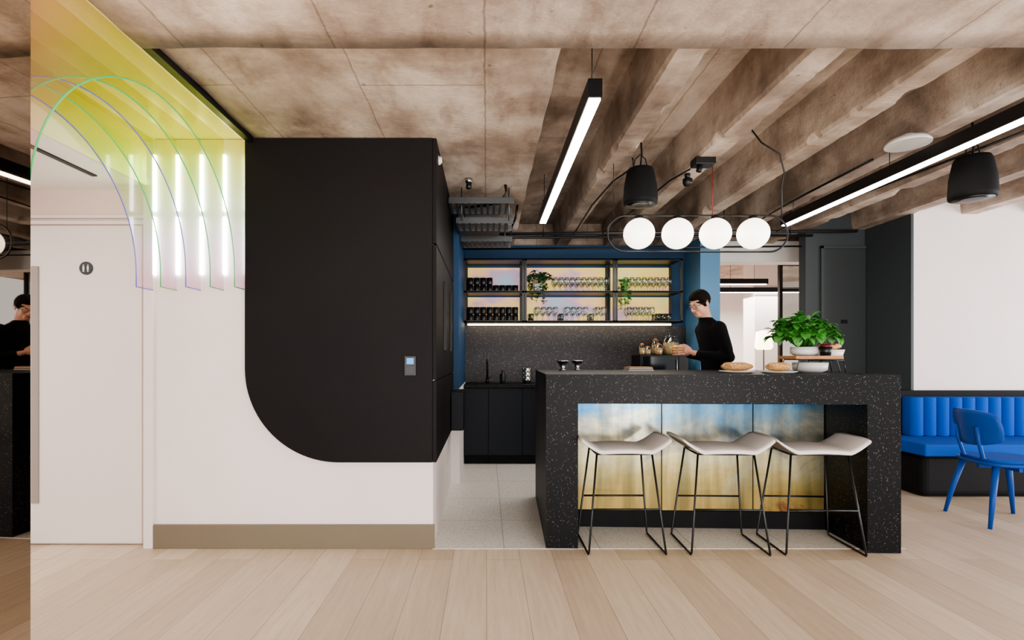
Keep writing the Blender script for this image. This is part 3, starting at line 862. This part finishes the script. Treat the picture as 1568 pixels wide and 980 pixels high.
chain(m, [(2.055, YC+.17, 1.455), (2.12, YC+.215, 1.20), (1.885, YC+.06, 1.225)], [.070, .050, .036])
o = madd(m, 'sweater', SWEAT); remesh(o, .011, 4)
m = M()
m.ell((2.11, YC, .90), (.125, .17, .12))
for s in (-1, 1):
    chain(m, [(2.11, YC+s*.09, .86), (2.09, YC+s*.10, .48), (2.12, YC+s*.10, .09)], [.092, .064, .05])
o = madd(m, 'trousers', TROU); remesh(o, .014, 4)
m = M()
for s in (-1, 1):
    m.ell((2.06, YC+s*.10, .045), (.13, .048, .042)); m.ell((2.13, YC+s*.10, .07), (.055, .045, .05))
o = madd(m, 'shoes', BLACK); remesh(o, .008, 3)
HM = Matrix.Translation((1.955, YC, 1.695)) @ Matrix.Rotation(R(24), 4, 'Z') @ Matrix.Rotation(R(-24), 4, 'Y')
def hxf(m): m.v = [tuple(HM @ Vector(v)) for v in m.v]
m = M()
m.ell((.015, 0, .035), (.092, .074, .082)); m.ell((-.034, 0, -.02), (.054, .058, .080))
m.ell((-.056, 0, -.092), (.028, .030, .022)); m.ell((-.016, 0, -.062), (.060, .056, .040))
m.tube([(-.080, 0, .014), (-.097, 0, -.010), (-.108, 0, -.034)], [.008, .010, .012], 0, 10)
m.ell((-.105, 0, -.036), (.012, .011, .010)); m.ell((-.095, .011, -.038), (.01, .008, .007)); m.ell((-.095, -.011, -.038), (.01, .008, .007))
m.ell((-.074, 0, .022), (.014, .046, .009)); m.ell((-.054, .030, -.030), (.028, .026, .028)); m.ell((-.054, -.030, -.030), (.028, .026, .028))
m.ell((-.074, 0, -.068), (.016, .032, .026))
for s in (-1, 1):
    m.ell((.014, s*.077, -.006), (.018, .009, .031)); m.ell((.009, s*.076, -.028), (.011, .008, .013))
hxf(m)
na = HM @ Vector((.018, 0, -.05)); nb = Vector((2.015, YC, 1.53))
m.tube([na, na.lerp(nb, .5)+Vector((.004, 0, 0)), nb], [.055, .052, .056], 0, 20)
o = madd(m, 'head', SKIN); remesh(o, .0035, 4)
m = M(); m.ell((-.087, 0, -.0615), (.008, .020, .0040)); m.ell((-.086, 0, -.069), (.008, .017, .0045)); hxf(m); madd(m, 'lips', LIP)
m = M()
for s in (-1, 1): m.ell((-.079, s*.030, -.001), (.010, .012, .0062), 0); m.ell((-.0875, s*.031, -.003), (.003, .0048, .0046), 1)
hxf(m); madd(m, 'eyes', [EYEW, BLACK])
def line(x):
    P = [(-.2, .066), (-.07, .066), (-.045, .050), (-.026, .022), (-.014, -.010), (.002, -.014), (.010, .012), (.03, .014), (.045, -.02), (.07, -.085), (.3, -.09)]
    for (a, b), (c, d) in zip(P, P[1:]):
        if x <= c: return b+(d-b)*(x-a)/(c-a)
def hfn(p, c):
    h = line(p.x)
    k = (p.z-h)/.014
    f = .86 + .14*max(0, min(1, k*.5+.5))
    n = noise.noise(p*60)*.002
    if p.z > .08: f *= 1+.07*min(1, (p.z-.08)/.03)*(1.4 if p.x < .0 else .6)
    return c+(p-c)*f + Vector((n, n, n))
m = M(); m.ell((.015, 0, .028), (.106, .0870, .094), 0, 80, 56, hfn)
for s in (-1, 1): m.tube([(-.086, s*.014, .022), (-.088, s*.03, .027), (-.078, s*.046, .021)], [.003, .004, .002], 0, 8)
hxf(m); o = madd(m, 'hair', HAIR); remesh(o, .0035, 2)
m = M()
for s in (-1, 1):
    m.tube([(-.100, s*.032+.023*math.cos(a*math.pi/10), -.002+.017*math.sin(a*math.pi/10)) for a in range(20)], .0022, 0, 6, closed=True)
    m.tube([(-.098, s*.055, .006), (-.04, s*.080, .006), (.012, s*.090, .010), (.03, s*.085, -.01)], .0022, 0, 6)
m.tube([(-.100, -.009, .004), (-.106, 0, .007), (-.100, .009, .004)], .0022, 0, 6)
hxf(m); madd(m, 'glasses', BLACK)
CY = YC-.05; CX = 1.735
for s, nm in ((-1, 'hand_near'), (1, 'hand_far')):
    m = M()
    def q(x, dy, z): return (x, CY+s*dy, z)
    chain(m, [q(1.90, .107, 1.226), q(1.855, .098, 1.236)], [.028, .024])
    chain(m, [q(1.855, .098, 1.236), q(1.825, .080, 1.247), q(1.79, .064, 1.258)], [.024, .021, .016])
    m.ell(q(1.805, .068, 1.26), (.040, .015, .036))
    for i, (zf, lf) in enumerate(((1.293, .92), (1.271, 1.0), (1.249, .95), (1.228, .78))):
        pts = [q(1.785, .060, zf-.002), q(1.755, .054, zf+.002), q(1.735-.012*lf, .050, zf), q(1.735-.034*lf, .036, zf-.003), q(1.735-.042*lf, .018, zf-.004)]
        m.tube(pts, [.0095, .0092, .0088, .0084, .0078], 0, 10); m.ell(pts[-1], (.0078,)*3, 0, 10, 6)
        for pp in pts[1:4]: m.ell(pp, (.009,)*3, 0, 10, 6)
    pts = [q(1.825, .062, 1.275), q(1.80, .048, 1.302), q(1.780, .036, 1.312), q(1.766, .026, 1.306)]
    m.tube(pts, [.014, .0115, .0098, .0088], 0, 10); m.ell(pts[-1], (.0088,)*3, 0, 10, 6)
    o = madd(m, nm, SKIN); remesh(o, .0026, 1)
m = M(); m.lathe([(.028, 0), (.037, .01), (.039, .085), (.036, .085), (.033, .012)], (CX, CY, 1.222), 0); m.lathe([(.034, .07), (.001, .072)], (CX, CY, 1.222), 1)
addp(m, 'held_cup', [YELL, BISC], par=man)

# ------------------------------------------------------------------ LIGHTING
def area(name, loc, rot, sx, sy, power, col=(1, 1, 1)):
    l = bpy.data.lights.new(name, 'AREA'); l.shape = 'RECTANGLE'; l.size = sx; l.size_y = sy
    l.energy = power; l.color = col
    o = bpy.data.objects.new(name, l); scene.collection.objects.link(o); o.location = loc; o.rotation_euler = rot
    return o
area('daylight_window_south', (1.2, -2.9, 1.1), (R(108), 0, 0), 7, 1.8, 280, (1, .985, .97))
area('daylight_window_east', (7.6, 2.0, 1.2), (R(105), 0, R(90)), 5, 1.8, 220, (.97, .985, 1))
area('lobby_fill', (-3.6, 1.6, 2.2), (0, 0, 0), 1.2, 1.2, 40, (1, .97, .93))  # unseen lamp put in to brighten the lobby and its white ceiling
area('rear_room_light', (4.5, 9.5, 2.25), (0, 0, 0), 3, 2, 150, (1, .98, .95))
area('kitchen_fill', (1.2, 5.2, 2.3), (0, 0, 0), 1.5, .4, 20, (1, .95, .88))  # unseen lamp added above the kitchen, no fixture modelled
def spot(name, loc, tgt, e, size, col):
    sp = bpy.data.lights.new(name, 'SPOT'); sp.energy = e; sp.spot_size = R(size); sp.spot_blend = 1; sp.color = col; sp.shadow_soft_size = .12
    so = bpy.data.objects.new(name, sp); scene.collection.objects.link(so); so.location = loc
    so.rotation_euler = (Vector(tgt)-so.location).to_track_quat('-Z', 'Y').to_euler()
spot('unseen_uplight', (-.75, .8, 1.6), (-1.05, 1.9, 2.57), 75, 105, (1, .86, .70))
spot('unseen_uplight', (1.6, 1.0, .6), (1.5, 3.8, 2.7), 80, 120, (1, .93, .85))  # added upward fill for the ribs, standing in for light bounced off the floor

w = bpy.data.worlds.new('world'); scene.world = w; w.use_nodes = True
w.node_tree.nodes['Background'].inputs[0].default_value = (.95, .96, 1, 1)
w.node_tree.nodes['Background'].inputs[1].default_value = .9

scene.view_settings.view_transform = 'AgX'
try: scene.view_settings.look = 'AgX - Medium High Contrast'
except Exception: pass
scene.view_settings.exposure = .4

cam = bpy.data.cameras.new('camera'); co = bpy.data.objects.new('camera', cam); scene.collection.objects.link(co)
co.location = (0, 0, 1.2); co.rotation_euler = (R(90), 0, 0)
cam.sensor_width = 36; cam.lens = 18.37; cam.shift_x = .0249; cam.shift_y = .0364; cam.clip_start = .05
scene.camera = co
